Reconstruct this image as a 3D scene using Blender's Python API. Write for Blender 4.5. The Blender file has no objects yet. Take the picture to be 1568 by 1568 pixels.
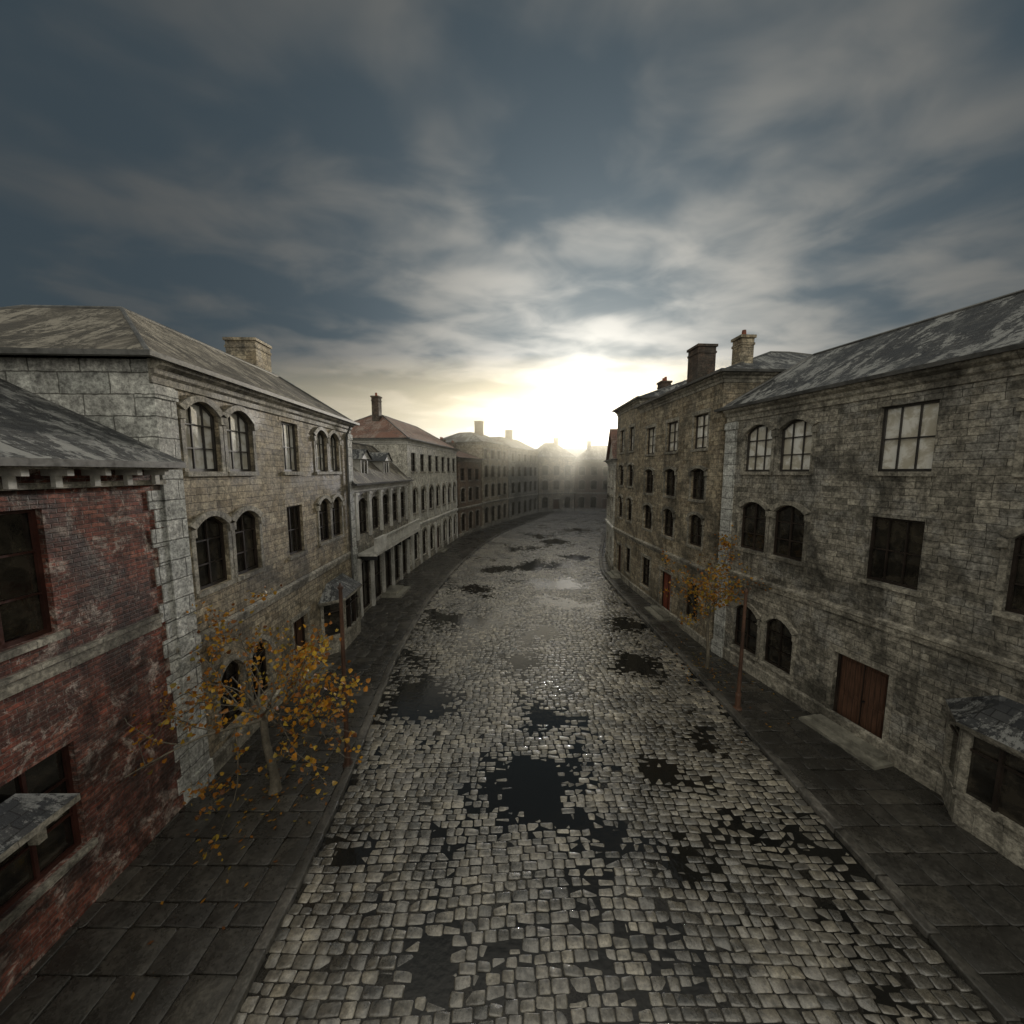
import bpy, math, random
import numpy as np
from mathutils import Matrix, Vector, noise
random.seed(7); np.random.seed(7)
S=bpy.context.scene
col=S.collection

# ------------------------------------------------------------------ node helpers
def newmat(name):
    m=bpy.data.materials.new(name); m.use_nodes=True
    nt=m.node_tree; nt.nodes.clear()
    out=nt.nodes.new('ShaderNodeOutputMaterial'); b=nt.nodes.new('ShaderNodeBsdfPrincipled')
    nt.links.new(b.outputs[0],out.inputs[0])
    return m,nt,b
def N(nt,t,**k):
    n=nt.nodes.new(t)
    for a,v in k.items(): setattr(n,a,v)
    return n
def L(nt,a,b): nt.links.new(a,b)
def setin(nt,sock,v):
    if isinstance(v,bpy.types.NodeSocket): nt.links.new(v,sock)
    else: sock.default_value=v
def math_(nt,op,a,b=0.0,c=0.0,clamp=False):
    n=nt.nodes.new('ShaderNodeMath'); n.operation=op; n.use_clamp=clamp
    setin(nt,n.inputs[0],a); setin(nt,n.inputs[1],b); setin(nt,n.inputs[2],c)
    return n.outputs[0]
def mix(nt,fac,a,b,mode='MIX'):
    n=nt.nodes.new('ShaderNodeMix'); n.data_type='RGBA'; n.blend_type=mode
    setin(nt,n.inputs[0],fac)
    for s,v in ((n.inputs[6],a),(n.inputs[7],b)):
        if isinstance(v,(tuple,list)) and len(v)==3: v=(*v,1)
        setin(nt,s,v)
    return n.outputs[2]
def ramp(nt,fac,lo,hi,a=0.0,b=1.0):
    n=nt.nodes.new('ShaderNodeMapRange'); n.interpolation_type='SMOOTHSTEP'
    setin(nt,n.inputs[0],fac)
    n.inputs[1].default_value=lo; n.inputs[2].default_value=hi; n.inputs[3].default_value=a; n.inputs[4].default_value=b
    return n.outputs[0]
def noise_(nt,vec,scale,detail=4,rough=.55,dist=0.0):
    n=nt.nodes.new('ShaderNodeTexNoise')
    if vec is not None: L(nt,vec,n.inputs['Vector'])
    n.inputs['Scale'].default_value=scale; n.inputs['Detail'].default_value=detail
    n.inputs['Roughness'].default_value=rough; n.inputs['Distortion'].default_value=dist
    return n
def mapping(nt,vec,scale=(1,1,1),rot=(0,0,0),loc=(0,0,0)):
    n=nt.nodes.new('ShaderNodeMapping'); L(nt,vec,n.inputs[0])
    n.inputs['Scale'].default_value=scale; n.inputs['Rotation'].default_value=rot; n.inputs['Location'].default_value=loc
    return n.outputs[0]
def bump(nt,b,h,strength,dist,prev=None):
    n=nt.nodes.new('ShaderNodeBump'); n.inputs['Strength'].default_value=strength; n.inputs['Distance'].default_value=dist
    L(nt,h,n.inputs['Height'])
    if prev is not None: L(nt,prev,n.inputs['Normal'])
    L(nt,n.outputs[0],b.inputs['Normal'])
    return n.outputs[0]
def N_comb(nt,k):
    n=nt.nodes.new('ShaderNodeCombineColor')
    for i in range(3): L(nt,k,n.inputs[i])
    return n.outputs[0]
def colramp(nt,fac,cols):
    cr=nt.nodes.new('ShaderNodeValToRGB'); L(nt,fac,cr.inputs[0]); e=cr.color_ramp.elements
    e[0].position=0; e[0].color=(*cols[0],1); e[1].position=1; e[1].color=(*cols[-1],1)
    for i,cx in enumerate(cols[1:-1]):
        q=e.new((i+1)/(len(cols)-1)); q.color=(*cx,1)
    return cr.outputs[0]

def masonry(name,bw,bh,cols,cm,mortar=.012,stain=.6,rough=.75,third=None,grime=(.045,.042,.034),bumpd=.02,squash=.65,tf=(.5,.58,.75),pale=None):
    m,nt,b=newmat(name)
    uv=nt.nodes.new('ShaderNodeTexCoord').outputs['UV']
    pos=nt.nodes.new('ShaderNodeNewGeometry').outputs['Position']
    wn=noise_(nt,pos,3.0,4)
    sub=N(nt,'ShaderNodeVectorMath',operation='SUBTRACT'); L(nt,wn.outputs['Color'],sub.inputs[0]); sub.inputs[1].default_value=(.5,.5,.5)
    sc=N(nt,'ShaderNodeVectorMath',operation='SCALE'); L(nt,sub.outputs[0],sc.inputs[0]); sc.inputs['Scale'].default_value=.07*min(1,bh/.2)
    ad=N(nt,'ShaderNodeVectorMath',operation='ADD'); L(nt,uv,ad.inputs[0]); L(nt,sc.outputs[0],ad.inputs[1])
    br=N(nt,'ShaderNodeTexBrick',offset=.45,squash=squash,squash_frequency=3)
    L(nt,ad.outputs[0],br.inputs['Vector'])
    br.inputs['Color1'].default_value=(0,0,0,1); br.inputs['Color2'].default_value=(1,1,1,1); br.inputs['Mortar'].default_value=(.5,.5,.5,1)
    br.inputs['Scale'].default_value=1; br.inputs['Mortar Size'].default_value=mortar; br.inputs['Mortar Smooth'].default_value=.8
    br.inputs['Brick Width'].default_value=bw; br.inputs['Row Height'].default_value=bh
    sepc=nt.nodes.new('ShaderNodeSeparateColor'); L(nt,br.outputs['Color'],sepc.inputs[0])
    c=colramp(nt,sepc.outputs[0],cols)
    nb=noise_(nt,pos,.5,8,.68,.5)
    n3=noise_(nt,pos,1.3,7,.7,.3)
    if third: c=mix(nt,ramp(nt,n3.outputs[0],tf[0],tf[1],0,tf[2]),c,third)
    c=mix(nt,math_(nt,'MULTIPLY',br.outputs['Fac'],.8),c,cm)
    nm=noise_(nt,pos,4,6,.7)
    if pale:
        n4=noise_(nt,pos,2.4,9,.8,.6); c=mix(nt,ramp(nt,n4.outputs[0],.52,.59,0,.85),c,pale)
    c=mix(nt,ramp(nt,nb.outputs[0],.46,.62,0,stain),c,grime)
    st=noise_(nt,mapping(nt,pos,(2.6,2.6,.25)),1.3,6,.65)
    c=mix(nt,ramp(nt,st.outputs[0],.5,.7,0,stain*.8),c,grime)
    nf=noise_(nt,pos,13,9,.75)
    k=math_(nt,'MULTIPLY',ramp(nt,nf.outputs[0],.3,.7,.4,1.5),ramp(nt,nm.outputs[0],.3,.7,.55,1.35))
    c=mix(nt,1.0,c,N_comb(nt,k),'MULTIPLY')
    L(nt,c,b.inputs['Base Color'])
    L(nt,ramp(nt,nb.outputs[0],.35,.7,rough+.1,rough-.25),b.inputs['Roughness'])
    b.inputs['Specular IOR Level'].default_value=.35
    inv=math_(nt,'SUBTRACT',1.0,br.outputs['Fac'])
    p=bump(nt,b,inv,.8,bumpd)
    p=bump(nt,b,nm.outputs[0],.8,bumpd*1.4,p)
    bump(nt,b,nf.outputs[0],.9,bumpd*.9,p)
    return m

def plain(name,c,rough=.6,var=.5,scale=6,metal=0,bd=.006,c2=None,spec=.5):
    m,nt,b=newmat(name)
    pos=nt.nodes.new('ShaderNodeNewGeometry').outputs['Position']
    nf=noise_(nt,pos,scale,7,.65)
    nb=noise_(nt,pos,.9,5,.6)
    cc=mix(nt,ramp(nt,nb.outputs[0],.38,.64),c,c2 if c2 else tuple(x*.45 for x in c))
    cc=mix(nt,1.0,cc,N_comb(nt,ramp(nt,nf.outputs[0],.25,.75,1-var,1+var)),'MULTIPLY')
    L(nt,cc,b.inputs['Base Color']); b.inputs['Metallic'].default_value=metal
    L(nt,ramp(nt,nf.outputs[0],.3,.7,rough-.12,rough+.12),b.inputs['Roughness'])
    b.inputs['Specular IOR Level'].default_value=spec
    bump(nt,b,nf.outputs[0],.7,bd)
    return m

M={}
M['ashlar']=masonry('rough_ashlar_stone',.56,.19,[(.22,.175,.115),(.41,.345,.24),(.30,.25,.18),(.47,.405,.29),(.18,.155,.112)],(.085,.074,.056),.010,.62,third=(.34,.295,.22))
M['ashlar2']=masonry('grey_ashlar_stone',.52,.18,[(.15,.14,.115),(.33,.305,.25),(.235,.217,.178),(.39,.36,.295),(.13,.122,.10)],(.062,.057,.047),.009,.76,third=(.30,.29,.26))
M['block']=masonry('large_block_stone',1.05,.46,[(.40,.41,.385),(.54,.54,.505),(.46,.465,.435)],(.06,.06,.05),.02,.40,squash=1)
M['trim']=masonry('dressed_trim_stone',.95,.6,[(.34,.315,.255),(.28,.26,.215),(.37,.345,.285)],(.13,.12,.10),.006,.68,bumpd=.012,squash=1)
M['redbrick']=masonry('weathered_red_brick',.25,.082,[(.09,.034,.026),(.27,.08,.052),(.15,.052,.038),(.31,.12,.08),(.07,.034,.028)],(.18,.16,.14),.011,.72,third=(.10,.047,.037),bumpd=.016,squash=1,pale=(.44,.37,.32),grime=(.028,.02,.017))
M['brownbrick']=masonry('brown_brick',.24,.08,[(.24,.165,.10),(.14,.10,.07),(.20,.135,.09)],(.17,.15,.13),.01,.55,bumpd=.008,squash=1)
M['darkbrick']=masonry('sooty_chimney_brick',.24,.08,[(.13,.085,.06),(.07,.05,.038),(.10,.07,.05)],(.1,.09,.08),.01,.6,bumpd=.008,squash=1)
M['render']=masonry('pale_limestone_render',.8,.35,[(.58,.56,.49),(.50,.48,.42),(.54,.52,.46)],(.34,.32,.27),.006,.32,bumpd=.006,squash=1)
M['frame']=plain('dark_painted_wood',(.03,.021,.016),.45,.4,20,bd=.002)
M['framelight']=plain('weathered_window_paint',(.04,.035,.03),.5,.4,20,bd=.002)
M['iron']=plain('cast_iron',(.04,.04,.042),.4,.3,20,metal=.3,bd=.002)
M['lead']=plain('lead_gutter',(.12,.12,.115),.45,.3,9,metal=.2,bd=.003)
M['white']=plain('grey_white_paint',(.54,.53,.49),.55,.25,8,bd=.002,c2=(.35,.34,.31))
M['clay']=plain('clay_pot',(.30,.09,.045),.7,.3,9)
M['step']=plain('step_stone',(.24,.23,.19),.5,.35,8,bd=.01)
M['rustpost']=plain('rusty_brown_post',(.10,.05,.03),.55,.4,14,bd=.004)
M['bark']=plain('pale_bark',(.16,.14,.105),.75,.5,18,bd=.012,c2=(.08,.07,.05))
M['dirt']=plain('wet_joint_dirt',(.022,.02,.016),.25,.5,12,bd=.01)
M['earth']=plain('bare_ground',(.07,.06,.045),.7,.4,3,bd=.02)
M['reddish']=plain('dark_red_painted_wood',(.06,.02,.014),.45,.3,20,bd=.002)

def slate(name,a=(.024,.027,.031),c_=(.06,.062,.063),patch=(.27,.275,.265)):
    m,nt,b=newmat(name)
    uv=nt.nodes.new('ShaderNodeTexCoord').outputs['UV']; pos=nt.nodes.new('ShaderNodeNewGeometry').outputs['Position']
    br=N(nt,'ShaderNodeTexBrick',offset=.5); L(nt,uv,br.inputs['Vector'])
    br.inputs['Color1'].default_value=(*a,1); br.inputs['Color2'].default_value=(*c_,1); br.inputs['Mortar'].default_value=(.012,.012,.012,1)
    br.inputs['Scale'].default_value=1; br.inputs['Mortar Size'].default_value=.01; br.inputs['Brick Width'].default_value=.3; br.inputs['Row Height'].default_value=.2
    n1=noise_(nt,mapping(nt,uv,(1.7,.6,1)),1.0,10,.78,.8); n2=noise_(nt,pos,6,9,.82,.3)
    mm=math_(nt,'ADD',math_(nt,'MULTIPLY',n1.outputs[0],.6),math_(nt,'MULTIPLY',n2.outputs[0],.4))
    c=mix(nt,ramp(nt,mm,.495,.54,0,.9),br.outputs['Color'],patch)
    nc=noise_(nt,pos,.6,7,.72,.4); c=mix(nt,ramp(nt,nc.outputs[0],.50,.60,0,.7),c,tuple(x*1.1 for x in a))
    L(nt,c,b.inputs['Base Color']); L(nt,ramp(nt,mm,.4,.65,.5,.85),b.inputs['Roughness']); b.inputs['Specular IOR Level'].default_value=.35
    sep=nt.nodes.new('ShaderNodeSeparateXYZ'); L(nt,uv,sep.inputs[0])
    saw=math_(nt,'FRACT',math_(nt,'DIVIDE',sep.outputs[1],.2))
    p=bump(nt,b,saw,.7,.02); p=bump(nt,b,br.outputs['Fac'],.5,-.012,p); bump(nt,b,n2.outputs[0],.8,.04,p)
    return m
M['slate']=slate('mossy_slate')
M['slatebrown']=slate('brown_slate',(.05,.044,.035),(.10,.09,.07),(.26,.24,.20))
M['tile']=slate('weathered_clay_tile',(.17,.085,.06),(.11,.07,.055),(.25,.2,.17))

def glass(name,tint,f,tint2,r0=.03):
    m,nt,b=newmat(name)
    pos=nt.nodes.new('ShaderNodeNewGeometry').outputs['Position']
    n=noise_(nt,pos,2.3,5,.6,.4); d=noise_(nt,pos,9,6,.7)
    L(nt,mix(nt,ramp(nt,n.outputs[0],.42,.6),tint,tint2),b.inputs['Base Color'])
    L(nt,ramp(nt,d.outputs[0],.4,.75,r0,r0+.2),b.inputs['Roughness'])
    b.inputs['IOR'].default_value=f
    bump(nt,b,n.outputs[0],.35,.015)
    return m
M['glass']=glass('old_window_glass',(.012,.011,.009),1.75,(.04,.034,.025))
M['glassup']=glass('painted_reflection_glass',(.56,.52,.42),2.6,(.88,.87,.81))  # pale mottled base colour stands in for bright sky reflected in upper panes

def wood(name,c):
    m,nt,b=newmat(name)
    uv=nt.nodes.new('ShaderNodeTexCoord').outputs['UV']
    g=noise_(nt,mapping(nt,uv,(14,1,1)),2,6,.6)
    sep=nt.nodes.new('ShaderNodeSeparateXYZ'); L(nt,uv,sep.inputs[0])
    fr=math_(nt,'FRACT',math_(nt,'DIVIDE',sep.outputs[0],.13))
    gap=math_(nt,'LESS_THAN',fr,.08)
    cc=mix(nt,ramp(nt,g.outputs[0],.3,.7),tuple(x*.55 for x in c),tuple(x*1.3 for x in c))
    cc=mix(nt,gap,cc,(.01,.008,.006)); L(nt,cc,b.inputs['Base Color']); b.inputs['Roughness'].default_value=.55
    p=bump(nt,b,gap,.8,-.01); bump(nt,b,g.outputs[0],.4,.004,p)
    return m
M['doorwood']=wood('brown_door_boards',(.095,.047,.028))
M['reddoor']=wood('red_door_boards',(.22,.055,.03))

def setts(name,r0,r1,cols,bd=.012,dark=(.028,.027,.024),dk=.75,coat=0.0):
    m,nt,b=newmat(name)
    g=nt.nodes.new('ShaderNodeNewGeometry'); pos=g.outputs['Position']; r=g.outputs['Random Per Island']
    c=colramp(nt,r,cols)
    n=noise_(nt,pos,16,9,.75); nb=noise_(nt,pos,.45,7,.68,.5); nm=noise_(nt,pos,3.5,6,.7)
    c=mix(nt,1.0,c,N_comb(nt,math_(nt,'MULTIPLY',ramp(nt,n.outputs[0],.3,.7,.5,1.5),ramp(nt,nm.outputs[0],.3,.7,.55,1.35))),'MULTIPLY')
    c=mix(nt,ramp(nt,nb.outputs[0],.44,.58,0,dk),c,dark)
    L(nt,c,b.inputs['Base Color'])
    ro=math_(nt,'ADD',ramp(nt,nb.outputs[0],.40,.60,r1,r0),ramp(nt,n.outputs[0],.3,.7,-.04,.14))
    L(nt,ro,b.inputs['Roughness']); b.inputs['Specular IOR Level'].default_value=.6
    if coat:
        L(nt,ramp(nt,nm.outputs[0],.36,.54,.4,coat),b.inputs['Coat Weight']); b.inputs['Coat Roughness'].default_value=.05; b.inputs['Coat IOR'].default_value=1.75
    p=bump(nt,b,nm.outputs[0],.7,bd*2.2)
    pn=bump(nt,b,n.outputs[0],.7,bd*.7,p)
    if coat: L(nt,p,b.inputs['Coat Normal'])
    return m
M['setts']=setts('wet_cobble_stone',.20,.42,[(.06,.058,.05),(.19,.172,.135),(.10,.095,.083),(.27,.243,.188),(.14,.13,.112),(.23,.208,.165)],dk=.6,coat=1.0)
M['slabs']=setts('wet_paving_slab',.14,.34,[(.024,.023,.021),(.048,.045,.039),(.035,.033,.029),(.062,.057,.047)])
M['kerb']=setts('kerb_stone',.25,.45,[(.075,.07,.06),(.115,.107,.093),(.095,.088,.077)])
m,nt,b=newmat('puddle_water'); b.inputs['Base Color'].default_value=(.010,.010,.009,1); b.inputs['Roughness'].default_value=.015; b.inputs['IOR'].default_value=1.5
pos=nt.nodes.new('ShaderNodeNewGeometry').outputs['Position']; n=noise_(nt,pos,7,4,.5); bump(nt,b,n.outputs[0],.3,.016); M['water']=m
m,nt,b=newmat('autumn_leaf'); g=nt.nodes.new('ShaderNodeNewGeometry')
lc=colramp(nt,g.outputs['Random Per Island'],[(.10,.035,.012),(.40,.15,.015),(.50,.26,.022),(.28,.10,.012),(.50,.33,.035),(.20,.16,.03)])
L(nt,lc,b.inputs['Base Color']); b.inputs['Roughness'].default_value=.45
tr=nt.nodes.new('ShaderNodeBsdfTranslucent'); L(nt,lc,tr.inputs[0]); mx=nt.nodes.new('ShaderNodeMixShader'); mx.inputs[0].default_value=.45
out=[x for x in nt.nodes if x.type=='OUTPUT_MATERIAL'][0]
L(nt,b.outputs[0],mx.inputs[1]); L(nt,tr.outputs[0],mx.inputs[2]); L(nt,mx.outputs[0],out.inputs[0]); M['leaf']=m

# ------------------------------------------------------------------ mesh builder
class MB:
    def __init__(s): s.v=[]; s.f=[]
    def poly(s,pts):
        i=len(s.v); s.v+= [tuple(p) for p in pts]; s.f.append(tuple(range(i,i+len(pts))))
    def box(s,x0,x1,y0,y1,z0,z1):
        i=len(s.v)
        s.v+=[(x0,y0,z0),(x1,y0,z0),(x1,y1,z0),(x0,y1,z0),(x0,y0,z1),(x1,y0,z1),(x1,y1,z1),(x0,y1,z1)]
        for q in ((0,3,2,1),(4,5,6,7),(0,1,5,4),(1,2,6,5),(2,3,7,6),(3,0,4,7)): s.f.append(tuple(i+k for k in q))
    def obox(s,p,q,th,z0,z1):
        d=Vector((q[0]-p[0],q[1]-p[1])).normalized(); n=Vector((-d.y,d.x))*th/2
        c=[(p[0]-n.x,p[1]-n.y),(q[0]-n.x,q[1]-n.y),(q[0]+n.x,q[1]+n.y),(p[0]+n.x,p[1]+n.y)]
        i=len(s.v); s.v+=[(*a,z0) for a in c]+[(*a,z1) for a in c]
        for q_ in ((0,3,2,1),(4,5,6,7),(0,1,5,4),(1,2,6,5),(2,3,7,6),(3,0,4,7)): s.f.append(tuple(i+k for k in q_))
    def ring(s,W,D,prof,x0=0,y0=0):
        P=[[(x0-d,y0-d,z),(x0+W+d,y0-d,z),(x0+W+d,y0+D+d,z),(x0-d,y0+D+d,z)] for d,z in prof]
        for a,b in zip(P,P[1:]):
            for k in range(4):
                s.poly([a[k],a[(k+1)%4],b[(k+1)%4],b[k]])
    def cyl(s,p0,p1,r0,r1,n=10,caps=True):
        a=Vector(p0);b=Vector(p1);d=(b-a).normalized(); u=d.orthogonal().normalized(); w=d.cross(u)
        i=len(s.v)
        for c,r in ((a,r0),(b,r1)):
            for k in range(n):
                t=2*math.pi*k/n; s.v.append(tuple(c+u*math.cos(t)*r+w*math.sin(t)*r))
        for k in range(n): s.f.append((i+k,i+(k+1)%n,i+n+(k+1)%n,i+n+k))
        if caps: s.f.append(tuple(i+n+k for k in range(n))); s.f.append(tuple(i+k for k in reversed(range(n))))
    def obj(s,name,mat,parent=None,smooth=False,uvoff=0.0):
        if not s.f: return None
        me=bpy.data.meshes.new(name); me.from_pydata(s.v,[],s.f); me.update()
        uvl=me.uv_layers.new(name='UVMap')
        co=np.array(s.v); uvs=np.zeros((len(me.loops),2),dtype=np.float32)
        for p in me.polygons:
            n=p.normal
            for li in p.loop_indices:
                x,y,z=co[me.loops[li].vertex_index]
                if abs(n.z)>.97: uv=(x,y)
                elif abs(n.z)>.25: uv=(x,y*1.2) if abs(n.y)>abs(n.x) else (y,x*1.2)
                else: uv=(x,z) if abs(n.y)>=abs(n.x) else (y,z)
                uvs[li]=(uv[0]+uvoff,uv[1])
        uvl.data.foreach_set('uv',uvs.ravel())
        if smooth: me.polygons.foreach_set('use_smooth',[True]*len(me.polygons))
        me.materials.append(M[mat]); o=bpy.data.objects.new(name,me); col.objects.link(o)
        if parent: o.parent=parent
        return o

class Bld:
    """local x along facade (left->right seen from street), y into the building, z up"""
    def __init__(s,name,p,q):
        s.e=bpy.data.objects.new(name,None); col.objects.link(s.e)
        d=Vector((q[0]-p[0],q[1]-p[1])); s.W=d.length
        s.e.location=(p[0],p[1],0); s.e.rotation_euler=(0,0,math.atan2(d.y,d.x)); s.parts={}
    def P(s,name,mat):
        if name not in s.parts: s.parts[name]=(MB(),mat)
        return s.parts[name][0]
    def done(s):
        off=random.random()*7
        for k,(mb,mat) in s.parts.items(): mb.obj(k,mat,s.e,uvoff=off)

def arc(x0,x1,z1,rise,n=8):
    return [(x0+(x1-x0)*i/n, z1-rise*(2*i/n-1)**2) for i in range(n+1)]

def window(b,o,rev=.2,detail=2):
    x0,x1,z0,z1=o['x0'],o['x1'],o['z0'],o['z1']; rise=o.get('arch',0)
    W=b.P('reveals',b.wallmat); zs=z1-rise
    W.poly([(x0,0,z0),(x0,rev,z0),(x0,rev,zs),(x0,0,zs)]); W.poly([(x1,0,z0),(x1,0,zs),(x1,rev,zs),(x1,rev,z0)])
    W.poly([(x0,0,z0),(x1,0,z0),(x1,rev,z0),(x0,rev,z0)])
    if rise:
        A=arc(x0,x1,z1,rise); wl=b.P('walls',b.wallmat)
        for (a,za),(c,zc) in zip(A,A[1:]):
            wl.poly([(a,0,za),(c,0,zc),(c,0,z1),(a,0,z1)]); W.poly([(a,0,za),(a,rev,za),(c,rev,zc),(c,0,zc)])
    else: W.poly([(x0,0,z1),(x0,rev,z1),(x1,rev,z1),(x1,0,z1)])
    if o.get('kind')=='door':
        D=b.P('door',o.get('mat','doorwood')); y=rev
        D.poly([(x0,y,z0),(x1,y,z0),(x1,y,z1),(x0,y,z1)])
        F=b.P('door_frame','frame'); xm=(x0+x1)/2
        F.box(x0,x0+.07,y-.06,y-.002,z0,z1); F.box(x1-.07,x1,y-.06,y-.002,z0,z1); F.box(x0+.07,x1-.07,y-.06,y-.002,z1-.08,z1)
        F.box(xm-.01,xm+.01,y-.035,y-.002,z0,z1-.08)
        for sx in (x0+.07,xm+.02):
            w=(xm-.02)-(x0+.07)
            for za,zb in ((z0+.15,z0+.9),(z0+1.05,z1-.2)):
                b.P('door_panels',o.get('mat','doorwood')).box(sx+.1,sx+w-.1,y-.02,y-.003,za,zb)
        K=b.P('door_handle','iron'); K.cyl((xm+.07,y-.02,z0+1.0),(xm+.07,y-.09,z0+1.0),.025,.03,8)
        T=b.P('door_step','step'); T.box(x0-.35,x1+.35,-.75,-.001,.1,.19); T.box(x0-.2,x1+.2,-.42,-.001,.19,.3)
    else:
        G=b.P('window_glass_'+o.get('glass','glass'),o.get('glass','glass')); y=rev-.03
        nc,nr=o.get('cols',3),o.get('rows',3); fw=.06
        for i in range(nc):
            for j in range(nr):
                a=x0+(x1-x0)*i/nc; c=x0+(x1-x0)*(i+1)/nc; d=z0+(z1-z0)*j/nr; e_=z0+(z1-z0)*(j+1)/nr
                t=random.uniform(-.006,.006); u=random.uniform(-.006,.006)
                G.poly([(a,y+t,d),(c,y-t,d),(c,y-t+u,e_),(a,y+t+u,e_)])
        F=b.P('window_frames_'+o.get('fmat','frame'),o.get('fmat','frame')); ya,yb=rev-.1,rev-.045
        F.box(x0,x0+fw,ya,yb,z0,zs); F.box(x1-fw,x1,ya,yb,z0,zs); F.box(x0+fw,x1-fw,ya,yb,z0,z0+fw*1.2)
        if rise:
            A=arc(x0,x1,z1,rise)
            for (a,za),(c,zc) in zip(A,A[1:]):
                F.poly([(a,ya,za),(c,ya,zc),(c,ya,zc-fw),(a,ya,za-fw)]); F.poly([(a,ya,za-fw),(c,ya,zc-fw),(c,yb,zc-fw),(a,yb,za-fw)])
        else: F.box(x0+fw,x1-fw,ya,yb,z1-fw,z1)
        th=.019
        for i in range(1,nc):
            xx=x0+(x1-x0)*i/nc; t=th*1.3 if (nc==2 or i*2==nc) else th*.8
            zt=z1-rise*(2*(xx-x0)/(x1-x0)-1)**2-fw
            F.box(xx-t,xx+t,ya+.008,yb-.002,z0+fw*1.2,zt)
        for j in range(1,nr):
            zz=z0+(z1-z0)*j/nr
            if zz<zs-.02: F.box(x0+fw,x1-fw,ya+.012,yb-.004,zz-th*.9,zz+th*.9)
    sur=o.get('sur',1)
    T=b.P('window_surrounds','trim')
    if detail>=1 and sur:
        w=.12; pr=.03
        kind=o.get('kind')
        if kind!='door': T.box(x0-.1,x1+.1,-pr-.05,.02,z0-.12,z0-.003)
        if kind=='door' or rise or sur==2: T.box(x0-w,x0-.002,-pr,.02,z0,zs); T.box(x1+.002,x1+w,-pr,.02,z0,zs)
        if rise:
            A=arc(x0-.0,x1+.0,z1,rise); B=arc(x0-w-.05,x1+w+.05,z1+w+.02,rise+.03)
            p2=pr+.05
            for k in range(len(A)-1):
                a,b_,c,d=A[k],A[k+1],B[k+1],B[k]
                T.poly([(a[0],-p2,a[1]),(b_[0],-p2,b_[1]),(c[0],-p2,c[1]),(d[0],-p2,d[1])])
                T.poly([(d[0],-p2,d[1]),(c[0],-p2,c[1]),(c[0],.0,c[1]),(d[0],.0,d[1])])
                T.poly([(a[0],-p2,a[1]),(a[0],.0,a[1]),(b_[0],.0,b_[1]),(b_[0],-p2,b_[1])])
            for k in (0,-1):
                a,d=A[k],B[k]; T.poly([(a[0],-p2,a[1]),(d[0],-p2,d[1]),(d[0],0,d[1]),(a[0],0,a[1])])
                sx=(-1 if k==0 else 1); xa=sorted((a[0]+sx*.01,d[0])); T.box(xa[0],xa[1],-p2-.01,.0,zs-.2,zs-.0)
        elif sur==2 or kind=='door': T.box(x0-w-.03,x1+w+.03,-pr-.02,.02,z1+.003,z1+.18)
        else: b.P('lintels',b.wallmat if sur!=3 else 'redbrick').box(x0-.14,x1+.14,-.012,.02,z1+.003,z1+.24)

def walls(b,D,H,ops,mat,sidemat=None,detail=2,z0=-.1):
    b.wallmat=mat; W=b.W; mb=b.P('walls',mat)
    xs=sorted({0,W,*[o['x0'] for o in ops],*[o['x1'] for o in ops]}); zs=sorted({z0,H,*[o['z0'] for o in ops],*[o['z1'] for o in ops]})
    for xa,xb in zip(xs,xs[1:]):
        for za,zb in zip(zs,zs[1:]):
            xm,zm=(xa+xb)/2,(za+zb)/2
            if any(o['x0']<xm<o['x1'] and o['z0']<zm<o['z1'] for o in ops): continue
            mb.poly([(xa,0,za),(xb,0,za),(xb,0,zb),(xa,0,zb)])
    sb=b.P('side_walls',sidemat or mat)
    sb.poly([(0,D,z0),(0,0,z0),(0,0,H),(0,D,H)]); sb.poly([(W,0,z0),(W,D,z0),(W,D,H),(W,0,H)]); sb.poly([(W,D,z0),(0,D,z0),(0,D,H),(W,D,H)])
    for o in ops: window(b,o,detail=detail)

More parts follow.
